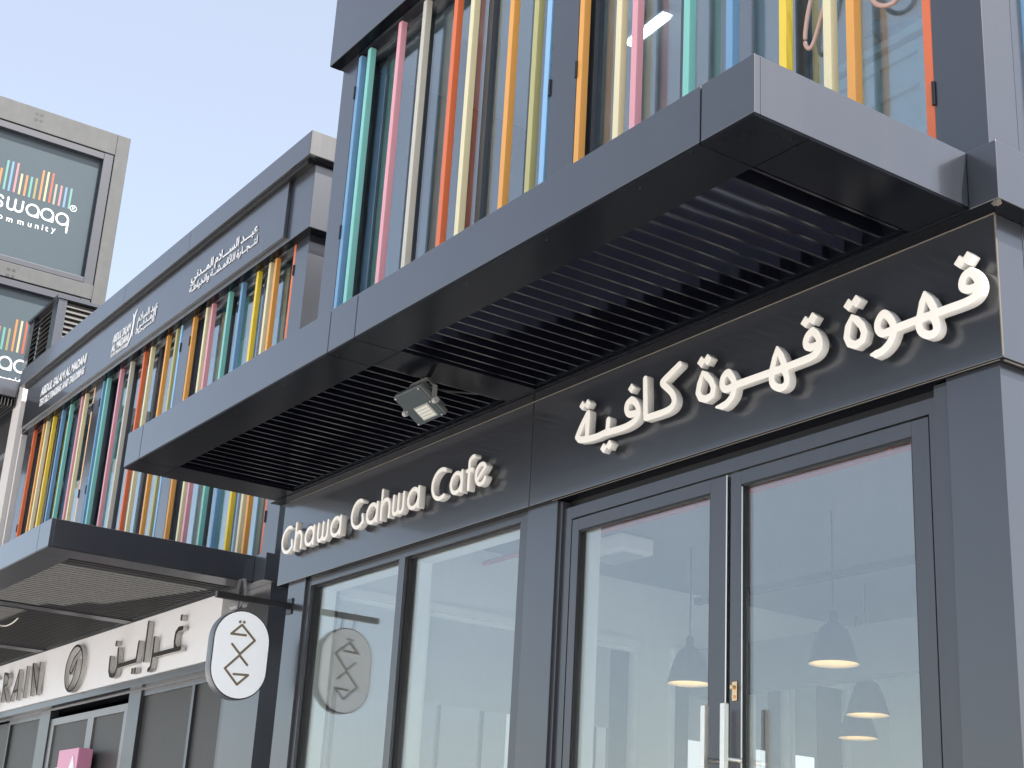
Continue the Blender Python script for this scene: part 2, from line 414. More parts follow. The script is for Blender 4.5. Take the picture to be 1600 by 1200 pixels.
# side cladding (faces +X): fascia band, wall
MB().box(-.03, 0, .162, DEEP, ZF, ZS-.003, .003).build("side_fascia", PAINT2, A)
sw_ = MB()
for a, b in ((.302, 1.0), (2.7, 3.2), (5.3, DEEP)): sw_.box(-.09, -.04, a, b, 0, ZF-.002, .002)
for a, b in ((1.0, 2.7), (3.2, 5.3)): sw_.box(-.089, -.041, a, b, 0, .5); sw_.box(-.089, -.041, a, b, 3.45, ZF-.003)  # unseen window openings added so the sun brightens the cafe room
swl = sw_.build("side_wall", PAINT2, A)
for a, b in ((1.0, 2.7), (3.2, 5.3)): B1("glass_pane", GL, swl, -.07, -.062, a+.001, b-.001, .501, 3.449)  # panes of the added unseen windows
sd = MB()                                             # caulk lines
sd.tube([(-.02, .006, ZF-.004), (-2.9, .012, ZF-.004)], .003, 6)
sd.tube([(-.012, .02, ZF-.004), (-.012, 5.9, ZF-.004)], .005, 6)
sd.tube([(0.0, -.001, ZF+.004), (.0, -.001, ZS-.01)], .0045, 6)
sd.tube([(.003, -.004, ZS-.004), (-6.1, -.004, ZS-.004)], .004, 6)
for i in range(9): sd.cyl((.07+random.uniform(-.012, .012), -.07+random.uniform(-.012, .012), ZS-.012+i*.001), (.06+random.uniform(-.02, .02), -.06+random.uniform(-.02, .02), ZS+.006), .010, .005, 7)
sd.build("sealant", mat("old_sealant", (.13, .115, .095), .8, var=.3, scale=30), A)
MB().box(-6.06, -6.02, .302, DEEP, 0, ZF).build("party_wall", PAINT2, A) if False else None
# floor slab band at canopy level
MB().box(-6.27, -6.181, -.09, .22, ZS, ZC, .003).box(-.049, .09, -.09, .22, ZS, ZC, .003).box(-6.1808, -.0492, -.088, .22, ZS+.001, ZC-.001).build("floor_band", PAINT, A)
MB().box(-6.26, .085, -.085, -.001, ZS-.0035, ZS-.0005).box(.001, .085, 0, 5.9, ZS-.0035, ZS-.0005).build("band_shade_sheet", SOFF, A)  # thin dark sheet added to hide ground light reflected under the band
MB().box(-6.18, -.005, .003, .159, ZF-.003, ZF-.0005).build("fascia_shade_sheet", SOFF, A)  # dark sheet added to keep the fascia underside black
MB().box(.04, .09, .2205, DEEP, ZS, ZC, .003).build("floor_band_side", PAINT2, A)
MB().box(-6.2, .039, .221, DEEP, ZS+.02, ZC-.02).build("floor_slab", DARKIN, A)
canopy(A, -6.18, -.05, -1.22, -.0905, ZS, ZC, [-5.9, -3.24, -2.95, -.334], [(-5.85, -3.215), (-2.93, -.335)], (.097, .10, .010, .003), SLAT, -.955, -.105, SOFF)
for x in np.arange(-5.7, -.2, .62): MB().cyl((x, -1.17, ZS+.0015), (x, -1.17, ZS-.0005), .0035, n=8).build("rivet", GALV, A)
MB().tube(smooth_pts([(-3.25, -.64, ZS+.02), (-3.3, -.52, ZS+.0), (-3.28, -.35, ZS+.012), (-3.22, -.2, ZS+.02)], 5), .006, 8).build("power_cable", BLACK, A)
# upper storey
ZU0, ZU1 = 4.60, 7.865
for a, b in ((-6.06, -5.818), (-3.153, -2.889), (-.289, -.03)): B1("post", PAINT, A, a, b, .03, .22, ZC+.001, 7.90, bev=.002)
upper_window(A, -5.817, W1, M1, .03, ZU0, ZU1, GLU, "upstairs window left of the post with blue to light blue fins")
upper_window(A, -2.888, W2, M2, .03, ZU0, ZU1, GLU, "upstairs window right of the post with orange to red fins")
B1("post", PAINT2, A, -.12, -.03, .2205, .29, ZC+.001, 7.90)
# side window with a light blue fin
sw = MB().box(-.10, -.05, .292, .34, ZU0, ZU1).box(-.10, -.05, 5.4, 5.45, ZU0, ZU1).box(-.099, -.051, .341, 5.399, ZU1-.06, ZU1).box(-.099, -.051, .341, 5.399, ZU0, ZU0+.05).build("window", FRAME, A)
sw["label"] = "side window with light blue fin at the right edge"
B1("glass_pane", GLU, sw, -.08, -.072, .341, 5.399, ZU0+.051, ZU1-.061)
for y, c in ((.30, 'light_blue'), (.8, 'cream'), (1.5, 'teal'), (2.4, 'orange'), (3.4, 'pink'), (4.6, 'blue')): B1("fin", fmat(c), sw, -.045, -.003, y, y+.055, ZU0, ZU1-.03, bev=.003)
B1("side_wall", PAINT2, A, -.10, -.03, 5.46, DEEP, ZC, 7.9)
MB().box(-6.135, .06, -.06, .24, 7.866, 8.62, .004).build("roof_beam", PAINT, A)
MB().box(0.0, .06, .2405, DEEP, 7.866, 8.62, .004).build("roof_beam_side", PAINT2, A)
MB().box(-6.13, .055, -.055, .029, 7.862, 7.8655).box(.001, .055, .03, 5.9, 7.862, 7.8655).build("beam_shade_sheet", SOFF, A)  # matt dark sheet added to darken the reflective beam underside
MB().box(-6.11, .035, -.035, DEEP, 8.619, 8.641).build("roof_gasket", GASKET, A)
MB().box(-6.24, .16, -.17, DEEP, 8.64, 8.90, .004).build("roof", PAINT, A)
# upper interior
MB().box(-6.05, -.05, .23, DEEP, 7.91, 8.2).build("ceiling", mat("pale_ceiling", (.55, .57, .58), .8), A)
rw = MB()
for a, b in ((-6.05, -5.7), (-4.9, -4.5), (-3.5, -2.7), (-1.6, -1.2), (-.5, -.04)): rw.box(a, b, DEEP-.1, DEEP, ZC, 7.9)
rw.box(-6.05, -.04, DEEP-.099, DEEP-.001, ZC+.001, ZC+.6); rw.box(-6.05, -.04, DEEP-.099, DEEP-.001, 7.6, 7.899); rw.build("rear_wall", DARKIN, A)
lw_ = MB(); lw_.box(-6.059, -6.0, .221, 2.2, ZC, 7.9); lw_.box(-6.058, -6.0, 2.2, 4.6, ZC, 5.3); lw_.box(-6.058, -6.0, 2.2, 4.6, 7.3, 7.9); lw_.box(-6.059, -6.0, 4.6, DEEP-.101, ZC, 7.9); lw_.build("side_wall", DARKIN, A)  # opening added in this wall to brighten the upper room
for x in (-5.3, -4.05, -2.2, -.75): B1("inner_post", mat("inner_post_brown", (.10, .065, .055), .6), A, x, x+.12, .55, .67, ZC, 7.9)

# lower shopfront: left window
lwz = 3.80
fm = MB(); yf0, yf1 = .05, .10
fm.box(-5.798, -5.752, yf0, .14, .1, lwz); fm.box(-3.245, -3.151, yf0, .14, .1, lwz)
fm.box(-5.752, -3.245, yf0+.001, .139, 3.66, lwz); fm.box(-5.752, -3.245, yf0+.001, .139, .1, .2)
fm.box(-4.565, -4.492, yf0+.002, .138, .2, 3.66)
lw = fm.build("window", FRAME, A); lw["label"] = "ground floor two pane shop window left of the column"
for a, b in ((-5.752, -4.565), (-4.492, -3.245)):
    B1("glass_pane", GL, lw, a, b, .100, .108, .2, 3.66)
    gk = MB(); gk.box(a+.0005, a+.010, .076, .0995, .2, 3.66); gk.box(a+.01, b-.01, .077, .0995, 3.648, 3.6595); gk.box(b-.01, b-.0005, .076, .0995, .2, 3.66); gk.build("gasket", GASKET, lw)
# door set
dz = 3.66
df = MB(); df.box(-2.85, -2.785, .06, .15, 0, dz); df.box(-.412, -.371, .06, .15, 0, dz); df.box(-2.785, -.412, .0605, .149, 3.597, dz)
df.box(-.371, -.298, .045, .14, 0, dz+.04); df.box(-2.8765, -2.851, .045, .14, 0, dz+.04)
fr = df.build("door_frame", FRAME, A)
def leaf(x0, x1, s0, s1, lab):
    m = MB(); y0, y1 = .06, .11; zt = 3.588
    m.box(x0, s0, y0, y1, .02, zt, .002); m.box(s1, x1, y0, y1, .02, zt, .002)
    m.box(s0, s1, y0+.0006, y1-.001, 3.525, zt-.0005); m.box(s0, s1, y0+.0006, y1-.001, .021, .18)
    d = m.build("door", FRAME, A); d["label"] = lab
    B1("glass_pane", GL, d, s0, s1, .088, .096, .18, 3.525)
    gk = MB(); gk.box(s0+.0005, s0+.008, .066, .0875, .18, 3.525); gk.box(s0+.008, s1-.008, .067, .0875, 3.515, 3.5245); gk.box(s1-.008, s1-.0005, .066, .0875, .18, 3.525); gk.build("gasket", GASKET, d)
    return d
dl = leaf(-2.778, -1.592, -2.720, -1.705, "left glass door leaf"); dr = leaf(-1.565, -.418, -1.496, -.505, "right glass door leaf")
B1("edge_strip", STEEL, dl, -1.591, -1.583, .056, .075, .02, 3.585); B1("glazing_bead", STEEL, dr, -1.495, -1.489, .062, .0875, .18, 3.514)
for d, hx, sx in ((dl, -1.622, -1.60), (dr, -1.497, -1.48)):
    h = MB(); h.box(hx-.013, hx+.013, -.045, -.017, 1.25, 2.535, .002)
    for z in (1.55, 2.305): h.cyl((hx, -.018, z), (hx, .0605, z), .012)
    h.build("handle", STEEL, d)
lk = MB(); lk.obox(.03, .008, .085, Matrix.Translation((-1.528, .056, 2.60)), .003); lk.cyl((-1.528, .05, 2.615), (-1.528, .035, 2.615), .009); lk.cyl((-1.528, .052, 2.575), (-1.528, .044, 2.575), .006)
lk.build("lock", BRASS, dr)
B1("door_header", GASKET, A, -2.876, -.299, .10, .14, dz+.001, 3.80)
# interior of the cafe
B1("floor", mat("cafe_floor", (.35, .33, .30), .4), A, -6.0, -.1, .31, DEEP-.1, .0, .10)
B1("ceiling", CEIL, A, -5.95, -.1, .301, DEEP-.1, 4.19, 4.30)
il = MB()
for a, b in ((-5.752, -4.565), (-4.492, -3.245)):
    il.box(a-.045, a-.002 if a > -5 else a, .141, .25, .1, 3.65); il.box(b+.002, b+.03, .141, .25, .1, 3.65)
il.box(-5.80, -3.2, .141, .25, 3.651, 3.79)
il.box(-2.84, -2.78, .151, .25, 0.1, 3.65)
il.build("window_lining", WPAINT, A)
iw = MB(); IX0, IX1 = -6.0, -5.9
ops = [(.32, .96), (1.08, 1.88), (2.56, 2.98), (3.40, 3.95), (4.27, 4.62), (4.72, 5.35)]
yy = .2505
for a, b in ops:
    iw.box(IX0, IX1, yy, a, .1, 4.19); iw.box(IX0, IX1, a, b, 3.63, 4.19); iw.box(IX0, IX1, a, b, .1, 1.0); yy = b
iw.box(IX0, IX1, yy, DEEP-.1, .1, 4.19)
iwall = iw.build("interior_wall", WPAINT, A)
for a, b in ops:
    f = MB().box(IX1-.06, IX1+.03, a-.03, a-.001, 1.0, 3.66).box(IX1-.06, IX1+.03, b+.001, b+.03, 1.0, 3.66).box(IX1-.02, IX1+.05, a-.03, b+.03, 3.661, 3.72).build("window_frame", mat("white_frame", (.78, .80, .80), .5), iwall)
    B1("roller_blind", mat("grey_blind", (.42, .44, .46), .8), f, IX1-.055, IX1-.05, a, b, 3.02, 3.63)
B1("rear_wall", WPAINT, A, -5.9, -.1, DEEP-.1, DEEP, .1, 4.19)
pw = MB()
for a, b in ((.31, 1.0), (2.7, 3.2), (5.3, DEEP-.1)): pw.box(-.14, -.091, a, b, .1, 4.19)
for a, b in ((1.0, 2.7), (3.2, 5.3)): pw.box(-.139, -.0915, a, b, .1, .5); pw.box(-.139, -.0915, a, b, 3.45, 4.19)  # same added openings continued through the inner lining
pw.build("party_wall", WPAINT, A)
B1("rear_cladding", PAINT2, A, -6.05, -.05, DEEP+.001, DEEP+.04, 0, 4.3)
B1("left_cladding", PAINT2, A, -6.06, -6.001, .31, .319, 0, 4.3)
MB().box(-5.9, -2.6, 3.6, 3.75, 3.35, 3.72).build("bulkhead", CEIL, A)
MB().box(-5.2, -2.2, DEEP-.45, DEEP-.101, .1, 2.5).build("back_counter", mat("counter_grey", (.25, .26, .28), .5), A)

DGREY = mat("dark_grey_joinery", (.055, .058, .064), .5)
jn = MB()
for a, b in ((2.80, 2.975), (4.48, 4.615), (5.05, 5.345), (3.42, 3.60)): jn.box(IX0+.02, IX0+.06, a, b, 1.0, 3.63)
for y in (.40, 1.25, 1.62, 2.66): jn.box(IX0+.02, IX0+.045, y, y+.03, 1.0, 3.63)
jn.build("window_mullion", DGREY, A)
pp_ = MB()
pp_.tube([(-5.85, 1.5, 4.08), (-.2, 1.5, 4.08)], .022, 8); pp_.tube([(-1.4, .4, 4.10), (-1.4, 5.5, 4.10)], .022, 8); pp_.tube([(-1.9, 1.5, 4.08), (-1.55, 1.2, 4.10), (-1.4, .9, 4.10)], .018, 8)
pp_.build("sprinkler_pipe", mat("red_pipe", (.45, .06, .04), .4), A)
tr = MB(); tr.box(-5.2, -.4, 3.0, 3.05, 3.92, 3.97); tr.box(-5.2, -.4, 4.6, 4.66, 3.9, 3.96)
tr.build("track", DGREY, A)
MB().box(-2.5, -.3, 4.6, 5.6, 3.45, 4.18).build("duct", mat("duct_grey", (.22, .23, .24), .5, metal=.3), A)
MB().box(-3.6, -3.3, 5.2, 5.89, .1, 4.18).build("inner_column", DGREY, A)
MB().box(-2.3, -1.2, DEEP-.13, DEEP-.101, 2.2, 3.3).box(-1.1, -.4, DEEP-.13, DEEP-.101, 2.2, 3.3).build("menu_board", mat("menu_board_grey", (.16, .17, .18), .4), A)

# ================================================================ B: the textile and cafe building on the left
YB = 1.18; BR = -8.87; BL = -17.85
B = thing("shop_building", (-13.3, 4, 0), "long charcoal two storey building left of the near cafe with many coloured fins", "building")
BX = -9.16
bx2 = BX-W2; bx1 = bx2-.265-W1; bx0 = bx1-.265-W2
for a, b in ((BL, bx0-.001), (bx0+W2+.001, bx1-.001), (bx1+W1+.001, bx2-.001), (BX+.001, BR)): B1("post", PAINT, B, a, b, YB, YB+.2, ZC, 7.80, bev=.002)
upper_window(B, bx2, W2, M2, YB, ZU0, 7.835, GLB, "right upstairs window of orange to red fins")
upper_window(B, bx1, W1, M1, YB, ZU0, 7.835, GLB, "middle upstairs window of blue to light blue fins")
upper_window(B, bx0, W2, M2R, YB, ZU0, 7.835, GLB, "far left upstairs window starting with a red fin")
MB().box(BL+.0, -8.72, YB-.09, YB+.22, 7.775, 8.45, .004).build("roof_beam", PAINT, B)
MB().box(-8.78, -8.72, YB+.2205, YB+DEEP, 7.775, 8.45, .004).build("roof_beam_side", PAINT2, B)
MB().box(BL+.01, -8.73, YB-.085, YB-.001, 7.771, 7.7745).box(-8.865, -8.73, YB, YB+5, 7.771, 7.7745).build("beam_shade_sheet", SOFF, B)  # matt dark sheet added here too, darkening the beam underside
MB().box(BL+.03, -8.75, YB-.165, YB+DEEP-.1, 8.449, 8.4925).build("roof_gasket", GASKET, B)
rs = [-17.93, -13.68, -11.63, -8.64]
rm = MB()
for a, b in zip(rs, rs[1:]): rm.box(a+.003, b-.003, YB-.21, YB-.17, 8.49, 8.75, .003)
rm.build("roof_fascia", PAINT, B)
MB().box(-17.93, -8.645, YB-.1695, YB+DEEP, 8.492, 8.74).build("roof", PAINT2, B)
MB().box(-8.6445, -8.625, YB-.21, YB+DEEP, 8.49, 8.75, .003).build("roof_fascia_side", mat("light_grey_edge", (.085, .085, .088), .6, var=.15, dust=.12), B)  # lighter grey than the roof front, with streaked dust
MB().box(BR-.12, BR, YB+.2005, YB+DEEP, ZC, 7.8).build("side_wall", PAINT2, B)
MB().box(BL, BL+.1, YB+.2005, YB+DEEP, 0, 7.8).build("party_wall", DARKIN, B)
MB().box(BL+.1, BR-.12, YB+DEEP-.1, YB+DEEP, 0, 8.4).build("rear_wall", DARKIN, B)
MB().box(BL+.1, BR-.121, YB+.3, YB+DEEP-.1, 7.8, 7.9).build("ceiling", CEIL, B)
MB().box(BL+.1, BR-.121, YB+.2, YB+DEEP-.1, ZS, ZC).build("floor_slab", DARKIN, B)
MB().box(BL+.1, BR-.121, YB+.75, YB+.80, ZC, 7.79).build("interior_blind", mat("pale_blue_blind", (.60, .68, .70), .8), B)
# band and canopy
MB().box(-9.01, BR+.09, YB-.12, YB+.22, ZS, ZC, .003).box(BL-.09, -17.75, YB-.12, YB+.22, ZS, ZC, .003).box(-17.749, -9.011, YB-.118, YB+.22, ZS+.001, ZC-.001).build("floor_band", PAINT, B)
canopy(B, -17.72, -9.012, -.82, YB-.1205, ZS, ZC, [-17.4, -15.13, -14.86, -12.2, -11.93, -9.33], [(-17.43, -15.13), (-14.86, -12.16), (-11.93, -9.33)], (.097, .085, .012, .012), SLATB, -.52, YB-.14, mat("soffit_grey", (.022, .022, .025), .35, spec=.5))
# lower storey
B1("column", PAINT, B, -9.62, BR, YB, YB+.3, 0, ZS, bev=.002)
MB().box(BR-.03, BR, YB+.3005, YB+DEEP, 0, ZS).build("side_cladding", mat("light_grey_cladding", (.25, .265, .275), .6), B)
MB().box(BL, -9.62, YB+.02, YB+.2, 3.60, 3.66).box(BL, -9.62, YB+.1, YB+.3, 3.66, ZS).build("lintel", PAINT, B)
ys = YB+.03
mullion = [-17.3, -16.44, -15.15, -13.27, -12.13, -10.45]
mm = MB()
mm.box(-10.48, -10.42, ys, ys+.08, .1, 3.539)
m2_ = MB(); m2_.box(-16.45, -16.39, ys, ys+.08, .1, 3.60); m2_.box(-16.3901, -15.1299, ys+.001, ys+.079, 3.54, 3.599)
m2_.box(-15.13, -14.74, ys-.02, ys+.08, 0, 3.60); m2_.build("shopfront_frame", FRAME, B)
mm.box(-12.14, -11.8, ys-.02, ys+.08, 0, 3.60); mm.box(-9.70, -9.621, ys-.02, ys+.08, 0, 3.6)
mm.box(-11.799, -9.701, ys+.001, ys+.079, 3.54, 3.599)
sfr = mm.build("shopfront_frame", FRAME, B)
FILM = mat("grey_window_film", (.060, .057, .054), .4, spec=.25, var=.06)
for a, b in ((BL+.05, -16.451), (-16.389, -15.131), (-11.799, -10.481), (-10.419, -9.701)): B1("glass_pane", FILM, sfr, a, b, ys+.03, ys+.05, .2, 3.58)
dd = MB(); dd.box(-14.738, -14.60, ys, ys+.06, 0, 3.50); dd.box(-12.28, -12.142, ys, ys+.06, 0, 3.50); dd.box(-13.42, -13.22, ys+.001, ys+.059, 0, 3.42); dd.box(-14.6, -12.28, ys, ys+.06, 3.42, 3.50)
door = dd.build("door", mat("aluminium_door_frame", (.28, .28, .28), .35, metal=.6), B); door["label"] = "double door with pink sign in front"
for a, b in ((-14.6, -13.421), (-13.219, -12.281)): B1("glass_pane", FILM, door, a, b, ys+.02, ys+.035, .15, 3.419)

# ================================================================ C: the pale building beyond, with its own dark canopy
C3 = thing("pale_building", (-20.2, 5, 0), "pale clad building edge with dark louvred canopy at the far left", "building")
B1("side_wall", CONC, C3, -18.6, -18.2, 1.10, 7.0, 0, 8.74)
B1("front_wall", mat("dark_front", (.03, .03, .034), .5), C3, -22.3, -18.601, 1.25, 7.0, 0, 8.9)
MB().box(-18.06, -18.0, 1.14, 1.6, 0, 8.4).build("corner_trim", CONC, C3)
MB().box(-22.3, -18.42, -.9, 1.09, 8.47, 8.74, .01).box(-22.3, -18.42, -.88, -.6, 8.30, 8.469).build("canopy", PAINT, C3)
cl = MB()
for k in range(34): cl.box(-22.2, -18.45, -.55+k*.049, -.54+k*.049, 8.33, 8.46)
cl.build("louvre", SLATB, C3)
cb = MB()
for z in (7.6, 7.15, 6.75): cb.box(-22.3, -18.65, 1.12, 1.249, z, z+.09)
cb.build("shutter_rail", mat("rail_grey", (.16, .16, .17), .5), C3)
B1("yellow_panel", mat("pale_yellow", (.70, .60, .32), .6), C3, -22.3, -18.65, 1.11, 1.2, 5.6, 6.45)

# ================================================================ rooftop louvred enclosure
RE = thing("rooftop_enclosure", (-19.9, 2.6, 8.9), "grey louvred box on the roof in front of the advertising tower", "roof unit")
ex0, ex1, ey0, ey1, ez0, ez1 = -20.55, -19.05, 1.62, 3.3, 8.901, 10.45
m = MB()
for x, y in ((ex1-.26, ey0), (ex0, ey0)): m.box(x, x+.26, y, y+.09, ez0, ez1)
for x, y in ((ex1-.09, ey1-.1), (ex0, ey1-.1)): m.box(x, x+.09, y, y+.1, ez0, ez1)
m.box(ex1-.09, ex1, ey0+.091, ey0+.14, ez0, ez1)
m.box(ex0-.03, ex1+.03, ey0-.03, ey1+.03, ez1+.001, ez1+.05)
m.build("frame", PAINT2, RE)
m = MB()
for k in range(17):
    z = ez0+.08+k*.088
    m.obox(ex1-ex0-.54, .012, .13, Matrix.Translation(((ex0+ex1)/2, ey0+.05, z)) @ Matrix.Rotation(math.radians(-38), 4, 'X'))
m.build("front_louvre", mat("brown_grey_louvre", (.12, .105, .09), .5), RE)
m = MB()
for k in range(17):
    z = ez0+.08+k*.088
    m.obox(.012, ey1-ey0-.25, .13, Matrix.Translation((ex1-.05, (ey0+ey1)/2+.02, z)) @ Matrix.Rotation(math.radians(-38), 4, 'Y'))
m.build("side_louvre", mat("light_grey_louvre", (.10, .095, .088), .5), RE)
B1("core", GASKET, RE, ex0+.1, ex1-.15, ey0+.15, ey1-.15, ez0, ez1-.02)

# ================================================================ advertising tower
TX = -22.6
def tp(u, v): p = on('x', TX, u, v); return p.y, p.z
yr, ztop = tp(205, 217); yin, _ = tp(182, 228)
TW = thing("advertising_tower", (TX, 1.3, 0), "tall steel framed sign tower with striped colour bar logo panels", "sign tower")
yl = yr-4.1; fr_w = yr-yin
_, zb = tp(150, 470); _, zbt = tp(150, 447)
pz1 = tp(182, 243)[1]; pitch = pz1-zbt+(zbt-zb)
m = MB()
z_a = zb-(ztop-zbt)-.3
m.box(TX-.3, TX, yr-fr_w, yr, 0, ztop, .01); m.box(TX-.3, TX, yl, yl+fr_w, 0, ztop, .01)
m.box(TX-.29, TX-.001, yl+fr_w, yr-fr_w, pz1, ztop-.001, .008); m.box(TX-.29, TX-.001, yl+fr_w, yr-fr_w, zb, zbt, .008)
lowz = zb-(pz1-zbt)
m.box(TX-.29, TX-.001, yl+fr_w, yr-fr_w, lowz-.3, lowz, .008)
m.build("steel_frame", GALV, TW)
for uu in (58, 66):
    y0 = tp(uu, 180)[0]
    for dz_ in (.10, .22):
        for zz in (ztop-dz_, zbt-dz_-.01): B1("bracket_slot", GASKET, TW, TX-.01, TX+.0015, y0-.03, y0+.03, zz-.05, zz)
BEZ = mat("bezel_grey", (.04, .042, .052), .4, spec=.5)
FACE = mat("grey_sign_film", (.052, .069, .078), .2, spec=.5, var=.03, scale=1)
bez = tp(163, 246)[0]
lw1 = (bez-tp(125, 240)[0])
BARC = ['cream', 'orange', 'teal', 'light_blue', 'pink', 'cream', 'orange', 'teal', 'olive', 'orange', 'cream', 'red', 'beige', 'pink', 'light_blue', 'teal']
def tower_panel(z_hi, z_lo, dz_):
    bw = (yr-fr_w)-bez
    p = MB(); p.box(TX-.2, TX-.15, yl+fr_w, yr-fr_w, z_lo, z_hi); pan = p.build("sign_panel", FACE, TW)
    b = MB()
    x_ = TX-.02
    b.box(TX-.149, x_, yr-fr_w-bw, yr-fr_w-.012, z_lo, z_hi, .006); b.box(TX-.149, x_, yl+fr_w+.012, yl+fr_w+bw, z_lo, z_hi, .006)
    b.box(TX-.149, x_-.001, yl+fr_w+bw, yr-fr_w-bw, z_hi-bw*.75, z_hi-.012, .006); b.box(TX-.149, x_-.001, yl+fr_w+bw, yr-fr_w-bw, z_lo+.012, z_lo+bw*.6, .006)
    b.build("bezel", BEZ, pan)
    # colour bars: measured top and bottom pixel of each bar on the upper panel
    z = lambda a, c: tp(a*.15, 200+c*.15)
    bars = [(45, 385, 615), (117, 305, 628), (168, 320, 643), (222, 335, 658), (258, 448, 673), (312, 463, 690), (362, 480, 705), (413, 495, 720), (487, 412, 738), (537, 430, 752), (588, 443, 768), (618, 557, 780), (672, 573, 795), (722, 590, 810), (775, 603, 825), (-8, 370, 600)]
    cols = ['orange', 'teal', 'light_blue', 'pink', 'cream', 'orange', 'teal', 'olive', 'orange', 'cream', 'red', 'beige', 'pink', 'light_blue', 'teal', 'cream']
    for (a, c0, c1), c in zip(bars, cols):
        y, zt = z(a, c0); zb_ = z(a, c1)[1]
        bb = B1("colour_bar", mat("ink_"+c, tuple(.42*v**1.25 for v in FINC[c]), .5, var=.02), pan, TX-.149, TX-.146, y-.020, y+.020, zt-1.0*(zt-zb_)+dz_, zt+dz_); bb["label"] = c.replace('_', ' ')+" logo bar"
    # lettering
    LM = Matrix.Translation((TX-.146, 0, dz_)) @ SIDE
    Lz = mat("white_vinyl", (.62, .63, .63), .4, var=.01)
    def arcp(cy, cz, r, a0, a1, n=18): return [(cy+r*math.cos(math.radians(a0+(a1-a0)*k/n)), cz+r*math.sin(math.radians(a0+(a1-a0)*k/n))) for k in range(n+1)]
    _, base = z(430, 890); ya = z(365, 830)[0]; yb = z(518, 875)[0]; yq = z(675, 920)[0]
    zc = z(365, 830)[1]; r = (yb-ya)*.40; lw_ = r*.165
    st = []
    for y in (ya, yb, yq):
        st.append((arcp(y, zc, r, 0, 360, 30), lw_))
        st.append(([(y+r, zc), (y+r, zc-r*(1.0 if y != yq else 2.2))], lw_))
        if y != yq: st.append(([(y, zc-r), (y+r, zc-r)], lw_))
    yw = z(180, 780)[0]; hw = r*.62
    for c in (yw-hw, yw+hw): st.append(([(c-hw, zc+r)]+arcp(c, zc-r+hw, hw, 180, 360, 14)+[(c+hw, zc+r)], lw_))
    ysx = z(18, 735)[0]
    st.append((arcp(ysx, zc+r*.5, r*.5, 20, 270, 14)+arcp(ysx, zc-r*.5, r*.5, 90, -160, 14), lw_))
    y0 = ysx-(yb-ya)*.95
    st.append((arcp(y0, zc, r, 0, 360, 30), lw_)); st.append(([(y0+r, zc), (y0+r, zc-r)], lw_)); st.append(([(y0, zc-r), (y0+r, zc-r)], lw_))
    yR, zR = z(790, 812); st.append((arcp(yR, zR, r*.55, 0, 360, 20), lw_*.30)); st.append(([(yR-.02, zR-.035), (yR-.02, zR+.035), (yR+.02, zR+.03), (yR+.02, zR+.006), (yR-.02, zR), (yR+.025, zR-.035)], lw_*.22))
    glyph("logo_lettering", st, .004, LM, pan, Lz, bev=0, res=6)
    for ch, gx, gy in zip("community", (-62, 22, 118, 235, 330, 405, 463, 508, 578), (885, 915, 950, 978, 1003, 1022, 1036, 1047, 1058)):
        me = text_mesh(ch, r*1.5, bold=.002, depth=.004, align='CENTER')
        gy_, gz_ = z(gx, gy)
        solid("tagline_letter", me, Matrix.Translation((TX-.146, gy_, gz_+dz_)) @ SIDE, pan, Lz)
tower_panel(pz1-.002, zbt+.002, 0.)
tower_panel(zb-.002, lowz+.002, -(pz1-zb)-(zbt-zb)*0.0)

# ================================================================ signs on the cafe
YL = -.07; LD = .042
def zf(ax, ay, k, X): return lambda x, y: (X[0]+x*k, X[1]+y*k)
def plane_pts(fn, pts, y=YL):
    out = []
    for p in pts:
        q = on('y', y, *fn(p[0], p[1])); out.append((q.x, q.z) if len(p) < 3 else (q.x, q.z, p[2]))
    return out
def diamond(c, r): return [(c[0]-r, c[1]), (c[0], c[1]-r), (c[0]+r, c[1]), (c[0], c[1]+r)]
LMF = Matrix.Translation((0, YL+LD/2, 0)) @ FRONT
AS = thing("arabic_sign_lettering", (-1.15, 0, 3.95), "cream raised Arabic lettering over the glass doors", "sign")
za = lambda x, y: (1300+x*.1625, 380+y*.1625)
zb5 = lambda x, y: (1080+x/6, 460+y/6)
zc4 = lambda x, y: (880+x*.15625, 560+y*.15625)
R = .0175
def word(fn, S, D, dr=.030):
    st = [(smooth_pts(plane_pts(fn, s)) if sm else plane_pts(fn, s), R) for s, sm in S]
    pl = [diamond(plane_pts(fn, [d])[0], dr) for d in D]
    return glyph("word", st, LD, LMF, AS, CREAM, CREAMS, polys=pl, bev=.002, res=8)
word(za, [
    ([(1325, 268), (1270, 312), (1245, 385), (1262, 432), (1320, 440), (1395, 412)], 1),
    ([(1325, 268), (1378, 315), (1408, 385), (1398, 460), (1350, 525), (1250, 578), (1040, 652)], 1),
    ([(1040, 652), (590, 822)], 0),
    ([(885, 475, .008), (862, 570, .0155), (842, 700, .0175)], 0), ([(885, 475, .008), (932, 545), (975, 620), (985, 680)], 0),
    ([(842, 700), (833, 790), (862, 855), (930, 882), (988, 855), (1003, 800), (985, 735), (950, 690)], 1),
    ([(590, 822), (540, 850), (480, 865), (440, 830), (435, 765), (465, 700), (500, 675), (548, 712), (582, 770), (592, 830), (580, 890), (545, 965), (480, 1035), (420, 1065)], 1),
    ([(430, 1060), (372, 1072, .006)], 0),
    ([(187, 695, .007), (230, 735), (285, 790), (308, 855), (290, 930), (228, 978), (165, 962), (138, 900), (152, 800), (187, 695, .007)], 0),
], [(1226, 180), (1302, 140), (157, 592), (228, 555)])
